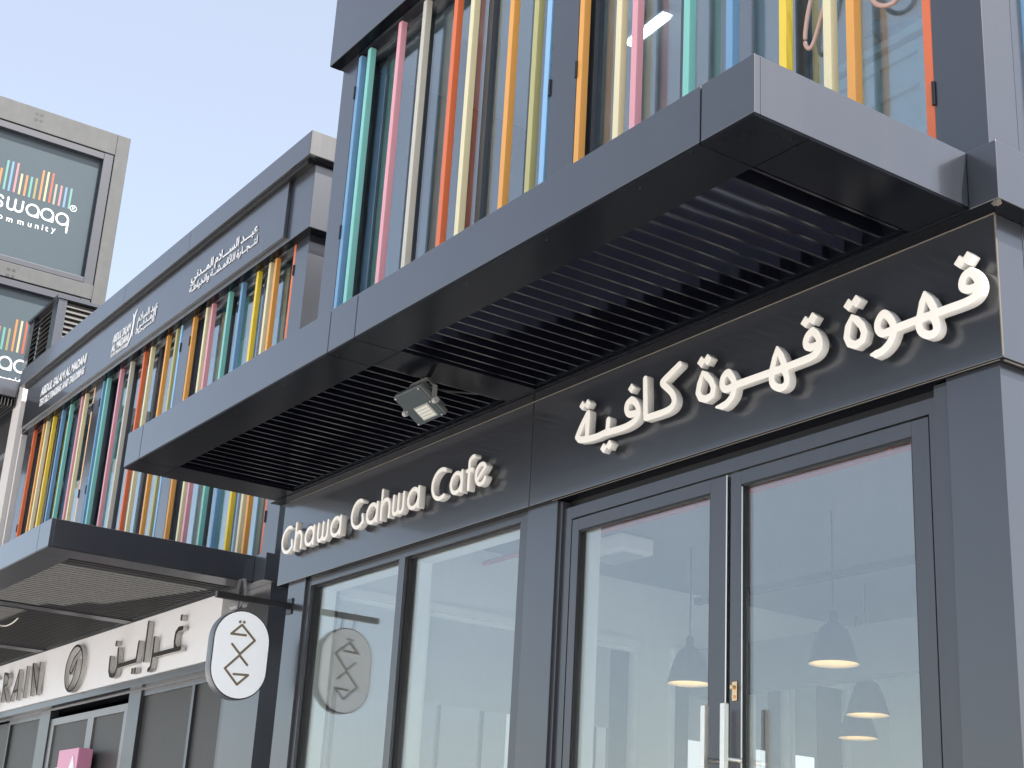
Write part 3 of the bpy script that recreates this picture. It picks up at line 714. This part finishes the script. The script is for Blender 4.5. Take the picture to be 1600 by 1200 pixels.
word(zb5, [
    ([(1132, 338), (1090, 385), (1070, 445), (1083, 488), (1130, 492), (1195, 468)], 1),
    ([(1132, 338), (1177, 378), (1202, 440), (1195, 508), (1148, 568), (1060, 612), (860, 688)], 1),
    ([(860, 688), (400, 850)], 0),
    ([(802, 498, .008), (780, 590, .0155), (757, 700, .0175)], 0), ([(802, 498, .008), (838, 572), (865, 640), (872, 680)], 0),
    ([(757, 700), (750, 790), (772, 850), (830, 876), (880, 850), (895, 790), (880, 728), (850, 690)], 1),
    ([(400, 850), (350, 880), (308, 885), (287, 840), (298, 775), (342, 730), (380, 775), (402, 830), (398, 890), (380, 955), (330, 1020), (290, 1045)], 1),
    ([(300, 1040), (232, 1056, .006)], 0),
    ([(103, 725, .007), (135, 755), (182, 805), (207, 870), (195, 940), (140, 982), (85, 970), (62, 918), (77, 830), (103, 725, .007)], 0),
], [(1068, 258), (1135, 222), (93, 632), (150, 610)])
word(zc4, [
    ([(1160, 60), (1090, 130), (1005, 215), (990, 248), (1030, 290), (1085, 345), (1108, 420), (1080, 487), (1010, 532), (900, 570), (830, 592)], 1),
    ([(822, 590), (818, 205)], 0),
    ([(680, 410), (640, 450), (630, 510), (655, 556), (710, 548)], 1), ([(680, 410), (722, 440), (748, 505), (740, 580), (690, 640), (600, 690), (470, 728), (430, 742)], 1),
    ([(450, 615), (440, 730), (330, 782), (232, 808)], 0),
    ([(248, 545), (232, 808)], 0), ([(238, 560, .010), (175, 690), (137, 785)], 1), ([(137, 785), (160, 812), (232, 808)], 0),
], [(190, 470), (242, 452), (680, 298), (400, 895), (457, 862)], .027)

LS = thing("latin_sign_lettering", (-4.75, 0, 3.89), "cream raised Latin cafe name lettering over the left shop window", "sign")
BZ, XH, CH = 3.889, 4.032, 4.090
def cap(kind, x0, x1, parent):
    r = .0125; a = r; w_ = x1-x0; l, rr = x0+a, x1-a; b, x, c = BZ+a, XH-a, CH-a
    def ell(cx, cy, rx, ry, a0, a1, n=20): return [(cx+rx*math.cos(math.radians(a0+(a1-a0)*k/n)), cy+ry*math.sin(math.radians(a0+(a1-a0)*k/n))) for k in range(n+1)]
    S = []; my = (b+x)/2; mc = (b+c)/2
    if kind == 'G': S = [(ell((l+rr)/2+.015, mc, (rr-l)/2+.012, (c-b)/2, 65, 320, 26)+[(rr-.005, mc-.015)], r)]
    if kind == 'C': S = [(ell((l+rr)/2+.02, mc, (rr-l)/2+.02, (c-b)/2, 62, 298, 26), r)]
    if kind == 'h': S = [([(l, b), (l, c+.008)], r), (ell((l+rr)/2, x-.05, (rr-l)/2, .05, 180, 0, 14)+[(rr, b)], r)]
    if kind == 'a': S = [(ell((l+rr)/2, my, (rr-l)/2, (x-b)/2, 0, 360, 28), r), ([(rr, b), (rr, x)], r)]
    if kind == 'w':
        q = (rr-l)/4
        for cx in (l+q, l+3*q): S.append(([(cx-q, x)]+ell(cx, b+q*1.1, q, q*1.1, 180, 360, 12)+[(cx+q, x)], r))
    if kind == 'f': S = [(ell(l+.06, c-.022, .04, .028, 80, 180, 8)+[(l+.02, b-.004)], r), ([(l-.004, x-.012), (rr, x-.012)], r)]
    if kind == 'e': S = [(ell((l+rr)/2, my, (rr-l)/2, (x-b)/2, 38, 330, 26), r), ([((l+rr)/2-(rr-l)*.40, my-(x-b)*.28), ((l+rr)/2+(rr-l)*.40, my+(x-b)*.30)], r*.85)]
    o = glyph("letter", S, LD, LMF, parent, CREAM, CREAMS, bev=.0015, res=8)
    return o
for k, a, b in (('G', -6.043, -5.86), ('h', -5.835, -5.715), ('a', -5.680, -5.535), ('w', -5.495, -5.335), ('a', -5.308, -5.155),
                ('G', -5.032, -4.855), ('a', -4.825, -4.672), ('h', -4.640, -4.515), ('w', -4.492, -4.345), ('a', -4.313, -4.165),
                ('C', -4.035, -3.865), ('a', -3.826, -3.685), ('f', -3.655, -3.577), ('e', -3.560, -3.430)): cap(k, a, b, LS)

# hanging oval sign
HX = -6.0
HS = thing("hanging_sign", (HX, .03, 3.545), "white oval projecting sign with bronze line emblem hung from a black bar", "sign")
bar = MB().box(HX-.02, HX+.02, -.522, .020, 3.524, 3.566, .003).build("bar", BLACK, HS)
MB().box(HX-.04, HX+.04, .0205, .0295, 3.49, 3.60, .002).build("wall_plate", BLACK, HS)
oc = Vector((HX, -.298, 3.168)); ow, oh = .412, .597
def stadium(w_, h_, n=20):
    r = w_/2; s = h_/2-r
    return [(r*math.cos(a), s+r*math.sin(a)) for a in [math.pi*k/n for k in range(n+1)]]+[(-r*math.cos(a), -s-r*math.sin(a)) for a in [math.pi*k/n for k in range(n+1)]]
me = curve_mesh([stadium(ow, oh)], .085, .004)
body = solid("sign_case", me, Matrix.Translation(oc-Vector((.0425, 0, 0))) @ SIDE, HS, BLACK, mat("case_grey_metal", (.16, .165, .17), .35, metal=.5), Vector((1, 0, 0)))
GLOWFACE = mat("white_sign_face", (.88, .90, .92), .25, var=.01)           # sign is no lamp; faint glow added to lift its brightness
GLOWFACE.node_tree.nodes["Principled BSDF"].inputs["Emission Color"].default_value = (.93, .96, 1, 1)
GLOWFACE.node_tree.nodes["Principled BSDF"].inputs["Emission Strength"].default_value = .10
for sgn in (1, -1):
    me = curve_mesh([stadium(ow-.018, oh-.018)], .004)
    fc = solid("sign_face", me, Matrix.Translation(oc+Vector((.0022 if sgn > 0 else -.0872, 0, 0))) @ SIDE, body, GLOWFACE)
    z3 = lambda x, y: (300+x*.1833, 880+y*.1833)
    def hp(pts): return [((lambda q: (q.y, q.z))(on('x', HX+.006, *z3(*p)))) for p in pts]
    S = [([(460, 615), (335, 600), (428, 525), (535, 660), (408, 775), (342, 688)]), ([(470, 868), (405, 785), (280, 895), (382, 1035), (478, 955), (355, 945)])]
    st = [(hp(s), .0078) for s in S]
    pl = [diamond(hp([c])[0], .0125) for c in ((411, 500), (446, 503))]
    glyph("emblem", st, .003, Matrix.Translation((HX+.0055 if sgn > 0 else HX-.0905, 0, 0)) @ SIDE, fc, mat("bronze_line", (.22, .17, .11), .4), polys=pl, bev=0, res=6)
rod = MB()
for y in (-.345, -.25): rod.cyl((HX-.03, y, 3.44), (HX, y, 3.575), .0045, n=8)
rod.build("hanger_rod", BLACK, HS)

# floodlight under the cafe canopy
def floodlight(loc, tilt, w_, l_, label, body_m):
    t = thing("floodlight", loc, label, "floodlight", "floodlights under the canopies")
    Rm = Matrix.Translation(loc) @ Matrix.Rotation(tilt, 4, 'X')
    MB().obox(w_, l_, .035, Rm @ Matrix.Translation((0, 0, .02)), .008).build("housing", body_m, t)
    f = MB()
    for k in range(9): f.obox(.006, l_*.8, .03, Rm @ Matrix.Translation(((k-4)*w_/11, 0, .052)))
    f.build("heat_sink", body_m, t)
    MB().obox(w_*.96, l_*.96, .004, Rm @ Matrix.Translation((0, 0, -.0005)), .001).build("front_glass", mat("flood_glass", (.045, .055, .053), .12, spec=.6), t)
    q = MB()
    q.obox(w_*.52, l_*.42, .004, Rm @ Matrix.Translation((w_*.08, l_*.2, -.004)), .001)
    led = q.build("reflector", mat("flood_reflector", (.30, .31, .29), .3, metal=.5), t)
    q = MB()
    for k in range(4): q.obox(w_*.46, l_*.075, .004, Rm @ Matrix.Translation((w_*.08, l_*(.065+k*.09), -.0075)), .0008)
    q.build("led_strip", mat("led_array", (.58, .57, .50), .3), led)
    sc_ = MB()
    for a in (-.44, .44):
        for b in (-.44, .0, .44): sc_.cyl(Rm @ Vector((a*w_, b*l_, .0)), Rm @ Vector((a*w_, b*l_, -.006)), .005, n=8)
    sc_.build("screw", STEEL, t)
    u = MB(); hw = w_/2+.012; top = ZS-.005-loc[2]
    P = [Vector(loc)+Vector(v) for v in ((-hw, .01, .0), (-hw, .0, top*.6), (-hw*.55, -.0, top), (hw*.55, -.0, top), (hw, .0, top*.6), (hw, .01, .0))]
    for a, b in zip(P, P[1:]):
        d = b-a; mid = (a+b)/2; yaw = math.atan2(d.z, d.x)
        u.obox(d.length+.004, .028, .005, Matrix.Translation(mid) @ Matrix.Rotation(-yaw, 4, 'Y'))
    u.build("bracket", mat("bracket_grey", (.17, .17, .165), .45), t)
    kn = MB()
    for s in (-1, 1): kn.cyl(Vector(loc)+Vector((s*(hw-.008), .01, 0)), Vector(loc)+Vector((s*(hw+.02), .01, 0)), .017, n=14)
    kn.build("knob", mat("knob_grey", (.32, .31, .30), .45), t)
    return t
floodlight((-3.25, -.645, 4.165), math.radians(-34.5), .27, .215, "grey floodlight hanging under the near cafe canopy between two louvre bays", mat("flood_body", (.085, .095, .095), .4))
_q = on('y', .92, 374, 948)
floodlight((_q.x, .92, _q.z), math.radians(40), .15, .12, "small grey floodlight at the right end of the white sign behind the oval sign", mat("flood_body_light", (.30, .29, .28), .45))

# pendant lamps in the cafe
lamp = thing("pendant_lamp", (-4.66, 2.5, 3.21), "grey dome pendant lamp seen through the left door leaf", "lamp", "pendant lamps in the cafe")
prof = [(.012, .34), (.024, .325), (.030, .262), (.052, .250), (.085, .220), (.114, .155), (.136, .082), (.151, .025), (.157, .0)]
L0 = (-4.66, 2.5, 3.21)
shade = MB().lathe(prof+[(.153, .001)]+[(max(r-.004, .002), z-.004) for r, z in prof[::-1][1:]], L0).build("shade", [mat("lamp_shade_grey", (.028, .030, .035), .5), mat("lamp_inner", (.85, .74, .52), .4)], lamp, smooth=True)
for p in shade.data.polygons:
    c = p.center-Vector(L0); n_ = p.normal
    if n_.xy.dot(c.xy) < 0 and c.z < .245: p.material_index = 1
MB().cyl((L0[0], L0[1], L0[2]+.33), (L0[0], L0[1], 4.19), .006, n=8).build("cord", BLACK, lamp)
bm_ = bmesh.new(); bmesh.ops.create_uvsphere(bm_, u_segments=16, v_segments=10, radius=.032, matrix=Matrix.Translation((L0[0], L0[1], L0[2]+.10)))
q = MB(); q.add(bm_); q.build("bulb", emit("warm_bulb", (1., .78, .50), 11.), lamp, smooth=True)
_l2, _l3, _l4 = on('y', 2.42, 1303, 1038), on('y', 3.95, 1356, 1118), on('y', 4.75, 1341, 1154)
for (x, y, z, lab) in ((_l2.x, _l2.y, _l2.z, "grey dome pendant lamp seen through the right door leaf, largest and highest"), (_l3.x, _l3.y, _l3.z, "grey dome pendant lamp below right of the largest lamp"), (_l4.x, _l4.y, _l4.z, "grey dome pendant lamp half hidden behind the one in front")):
    c = lamp.copy(); COL.objects.link(c); c.location = (x, y, z); c["label"] = lab
    for ch in list(lamp.children):
        d = ch.copy(); COL.objects.link(d); d.parent = c; d.matrix_parent_inverse = Matrix.Translation(-Vector(L0))
for ch in []: pass
CB = thing("ceiling_unit", (-4.85, 2.0, 4.1), "flat white unit on the cafe ceiling behind the left door", "ceiling unit")
MB().box(-5.1, -4.65, 1.85, 2.15, 4.06, 4.185, .02).build("casing", mat("white_plastic", (.8, .82, .82), .5), CB)
MB().box(-5.05, -4.70, 1.9, 2.10, 4.05, 4.059).build("grille", mat("grille_grey", (.4, .42, .43), .6), CB)

# upstairs: neon tubes and a white cabinet behind the right window
N1 = thing("neon_sign", (-1.43, .099, 6.1), "loop of unlit pinkish glass tubing behind the yellow and cream fins", "neon sign")
pp = [on('y', .099, *p) for p in ((1283, -60), (1272, -20), (1262, 25), (1258, 62), (1262, 75), (1270, 70), (1281, 35), (1292, -10), (1300, -60))]
MB().tube(smooth_pts([tuple(p) for p in pp], 6), .0115).build("tube", mat("pink_glass_tube", (.52, .33, .27), .15, coat=.6), N1, smooth=True)
N2 = thing("neon_sign", (-1.0, .099, 6.1), "rounded unlit pinkish tube behind the orange fin near the red fin", "neon sign")
pp = [on('y', .099, *p) for p in ((1352, -40), (1360, -8), (1368, 5), (1381, 9), (1396, 4), (1408, -12), (1418, -45))]
MB().tube(smooth_pts([tuple(p) for p in pp], 6), .0125).build("tube", MATS["pink_glass_tube"], N2, smooth=True)
_a, _b = on('z', 7.80, 983, 74), on('z', 7.80, 1044, 27)
CLT = thing("ceiling_light", tuple((_a+_b)/2), "lit white strip light on the upstairs ceiling behind the pink fin", "ceiling light")
_d = _b-_a; _M = Matrix.Translation((_a+_b)/2) @ Matrix.Rotation(math.atan2(_d.y, _d.x), 4, 'Z')
MB().obox(_d.length, .10, .03, _M @ Matrix.Translation((0, 0, .05))).build("batten", mat("white_plastic", (.8, .82, .82), .5), CLT)
MB().obox(_d.length*.97, .06, .03, _M @ Matrix.Translation((0, 0, .018)), .01).build("tube", emit("daylight_tube", (.9, 1., .98), 6.), CLT)
_g = on('y', 1.3, 748, 150)
GLB_ = thing("globe_lamp", tuple(_g), "white globe pendant lamp upstairs behind the cream fin", "lamp")
t_ = bmesh.new(); bmesh.ops.create_uvsphere(t_, u_segments=20, v_segments=14, radius=.085, matrix=Matrix.Translation(_g)); q = MB(); q.add(t_); q.build("globe", mat("opal_glass", (.85, .85, .82), .3), GLB_, smooth=True)
MB().cyl((_g.x, _g.y, _g.z+.08), (_g.x, _g.y, 7.9), .006, n=8).build("cord", BLACK, GLB_)
SHF = thing("metal_shelf", (-4.6, 1.9, 4.57), "dark metal shelving upstairs behind the beige and red fins", "shelf")
m = MB()
for x in (-5.4, -4.6, -3.8):
    for y in (1.75, 2.1): m.box(x-.015, x+.015, y-.015, y+.015, 4.57, 7.0)
m.build("frame", BLACK, SHF)
m = MB()
for z in (5.1, 5.65, 6.2, 6.75): m.box(-5.42, -3.78, 1.74, 2.12, z, z+.025)
m.build("board", mat("shelf_board", (.35, .33, .30), .6), SHF)
CBN = thing("white_cabinet", (-1.2, 1.1, 4.57), "white panelled wooden cabinet behind glass beside the red fin", "cabinet")
m = MB(); m.box(-1.75, -.55, 1.0, 1.4, 4.57, 6.10, .01)
body = m.build("carcass", mat("pale_blue_white_paint", (.70, .80, .80), .5), CBN)
m = MB()
for x in (-1.74, -1.44, -1.14, -.84, -.56): m.box(x-.02, x+.02, .975, .9995, 4.6, 6.05, .004)
for z in (4.7, 5.25, 5.5, 5.8, 6.0): m.box(-1.75, -.55, .968, .999, z, z+.07, .006)
m.build("moulding", MATS["pale_blue_white_paint"], body)
m = MB().box(-1.8, -.5, .95, 1.42, 6.101, 6.15, .01).build("top", MATS["pale_blue_white_paint"], CBN)
VS = thing("wooden_duck_ornament", (-1.5, 1.1, 6.15), "grey bird shaped ornament standing on the white cabinet", "ornament")
q = MB(); t_ = bmesh.new(); bmesh.ops.create_uvsphere(t_, u_segments=20, v_segments=12, radius=1.0, matrix=Matrix.Translation((-1.4, 1.15, 6.27)) @ Matrix.Diagonal((.16, .07, .10, 1))); q.add(t_)
t_ = bmesh.new(); bmesh.ops.create_uvsphere(t_, u_segments=16, v_segments=10, radius=.055, matrix=Matrix.Translation((-1.53, 1.12, 6.38))); q.add(t_)
q.cyl((-1.50, 1.13, 6.30), (-1.53, 1.12, 6.38), .045, .035); q.cyl((-1.57, 1.12, 6.38), (-1.64, 1.12, 6.365), .02, .006); q.cyl((-1.4, 1.15, 6.151), (-1.4, 1.15, 6.2), .05)
q.build("figure", mat("grey_ornament", (.45, .50, .52), .5), VS, smooth=True)

# ================================================================ signs on building B
YS = 1.05
UB = thing("upper_signboard", (-13.4, YS, 8.0), "long charcoal signboard with white bilingual textile shop lettering above the left fins", "sign")
MB().box(-17.75, -9.22, YS, YB-.091, 7.83, 8.448, .004).build("board", PAINT, UB)
WV = mat("white_cut_letter", (.85, .85, .84), .4, var=.01)
TM = lambda x, z: Matrix.Translation((x, YS-.006, z)) @ FRONT
def line(words, x, z, size, wd, bold, shear=0.):
    ms = [text_mesh(w_, size, bold=bold, shear=shear, depth=.006) for w_ in words]
    ws = [max(v.co.x for v in m_.vertices) for m_ in ms]; gap = size*.26
    f = wd/(sum(ws)+gap*(len(ws)-1)); cx_ = x
    for m_, w_ in zip(ms, ws):
        for v in m_.vertices: v.co.x *= f
        solid("word", m_, TM(cx_, z), UB, WV); cx_ += (w_+gap)*f
for t_, x, z, size, wd, bold in (("ABDUL SALAM AL MADANI", -17.0, 8.125, .18, 1.9, .004), ("TEXTILE TRADING AND TAILORING", -16.98, 7.965, .15, 1.87, .003),
                                ("ABDUL SALAM", -14.10, 8.09, .155, .62, .003), ("AL MADANI", -14.10, 7.965, .15, .60, .003), ("TEXTILE TRADING TAILORING", -14.10, 7.895, .07, .62, .0)):
    line(t_.split(), x, z, size, wd, bold, .12)
for t_, x, z, size, wd, bold in (("عب---د الس---Lم الم--دني", -11.60, 8.125, .15, 1.74, .002), ("لت--ج--ارة الMقم-ش--ة والخياط-ة", -11.62, 7.985, .125, 1.78, .001),
                                ("عبد السLم", -13.25, 8.125, .14, .64, .001), ("الم-دن-ي", -13.25, 8.035, .13, .61, .001), ("النسيجية", -13.26, 7.965, .085, .59, .0)):
    line([arabic(q_) for q_ in t_.split()[::-1]], x, z, size, wd, bold)
S = [([(-13.46, 8.30, .004), (-13.42, 8.25, .014), (-13.405, 8.15, .026), (-13.43, 8.02, .022), (-13.50, 7.93, .014), (-13.56, 7.885, .004)], .02), ([(-13.33, 8.33, .003), (-13.375, 8.28, .018), (-13.405, 8.19, .02), (-13.40, 8.06, .01), (-13.37, 7.98, .003)], .02)]
glyph("swoosh", [(smooth_pts(s), .012) for s, _ in S], .006, Matrix.Translation((0, YS-.005, 0)) @ FRONT, UB, WV, bev=0, res=6)

GS = thing("white_fascia_sign", (-13, YS, 3.68), "long white fascia sign with dark thin bilingual letters and an oval emblem", "sign")
MB().box(-17.8, -9.62, YS, YB+.0995, 3.69, 4.305, .003).build("panel", WHITE, GS)
MB().box(-17.8, -9.62, YS+.02, YB+.0195, 3.615, 3.689).build("trim", FRAME, GS)
zg = lambda x, y: (x*.23338, 920+y*.23338)
DKF = mat("dark_bronze_face", (.018, .012, .010), .5, spec=.2); RET = mat("letter_return_grey", (.50, .48, .45), .4, metal=.3)
YG = YS-.06
GM = Matrix.Translation((0, YG+.022, 0)) @ FRONT
def gl_(name, S, r, polys=()): return glyph(name, [(plane_pts(zg, s, YG), r) for s in S], .044, GM, GS, DKF, RET, polys=polys, bev=0, res=6)
def sq(p, w_=.022, h_=.03): c = plane_pts(zg, [p], YG)[0]; return [(c[0]-w_, c[1]-h_), (c[0]+w_, c[1]-h_), (c[0]+w_, c[1]+h_), (c[0]-w_, c[1]+h_)]
gl_("arabic_lettering", [[(1222, 262), (1196, 268), (1178, 295), (1170, 340), (1168, 380), (1182, 402), (1207, 398)], [(1207, 398), (1020, 446)], [(1034, 330), (1020, 446), (1006, 528), (990, 543)], [(995, 226), (962, 478)], [(930, 358), (910, 480), (785, 518)], [(792, 402), (785, 518), (770, 570), (752, 584), (735, 578), (729, 545), (738, 460)]], .022,
    [sq((1215, 192)), sq((883, 550)), sq((903, 546)), sq((778, 366))])
gl_("latin_lettering", [[(32, 568), (8, 752)], [(32, 568), (52, 572), (56, 600), (48, 640), (22, 660)], [(24, 660), (42, 752)], [(70, 745), (130, 545), (112, 738)], [(90, 690), (118, 680)], [(182, 524), (155, 722)], [(205, 710), (222, 505), (246, 702), (270, 497)],
    [(-18, 600), (-40, 590), (-70, 640), (-80, 740), (-62, 800), (-34, 780), (-28, 700), (-50, 705)]], .017)
ec = zg(492, 532); pc = on('y', YG, *ec); e0 = on('y', YG, *zg(492, 375)); e1 = on('y', YG, *zg(492, 690)); ex = on('y', YG, *zg(548, 515)); 
rx = abs(ex.x-pc.x)*1.0; rz = .255
E_ = [(pc.x+rx*math.cos(t*math.pi/20), pc.z+rz*math.sin(t*math.pi/20)) for t in range(41)]
gl9 = [(pc.x+rx*.55, pc.z+rz*.78), (pc.x-rx*.15, pc.z+rz*.40), (pc.x-rx*.42, pc.z-rz*.05), (pc.x-rx*.25, pc.z-rz*.22), (pc.x+rx*.1, pc.z+rz*.05), (pc.x+rx*.3, pc.z+rz*.35), (pc.x+rx*.25, pc.z-rz*.1), (pc.x+rx*.0, pc.z-rz*.6), (pc.x-rx*.35, pc.z-rz*.88)]
glyph("emblem", [(E_, .014), (smooth_pts(gl9), .012)], .044, GM, GS, DKF, RET, bev=0, res=6)

PS = thing("pink_box_sign", (-13.4, 1.0, 2.7), "pink box sign with a white arrow in front of the grey doors", "sign")
px0 = on('y', 1.0, *zg(398, 1080)); px1 = on('y', 1.0, *zg(530, 1062))
MB().box(px0.x, px1.x, 1.0, 1.16, 2.3, px1.z, .004).build("box", mat("pink_acrylic", (.72, .30, .44), .35), PS)
ar = on('y', 1.0, *zg(490, 1125))
glyph("arrow", [([(ar.x, ar.z-.35), (ar.x, ar.z-.12)], .03)], .006, Matrix.Translation((0, .996, 0)) @ FRONT, PS, WV, polys=[[(ar.x-.11, ar.z-.15), (ar.x+.11, ar.z-.15), (ar.x, ar.z+.02)]], bev=0)
MB().box(px0.x-.12, px0.x-.02, 1.02, 1.1, 2.5, on('y', 1.0, *zg(370, 1195)).z, .003).build("side_plate", WHITE, PS)
MB().box(px0.x+.2, px0.x+.26, 1.161, 1.209, 2.4, 2.5).build("mount", STEEL, PS)

CBL = MB().tube(smooth_pts([tuple(on('z', 4.27, *p)) for p in ((-30, 965), (-8, 975), (8, 978), (20, 973), (28, 966))], 5), .008).build("cable", mat("cream_cable", (.7, .67, .55), .5), None, smooth=True)
tag(CBL, "loose pale cable hanging below the left canopy louvres", "cable")
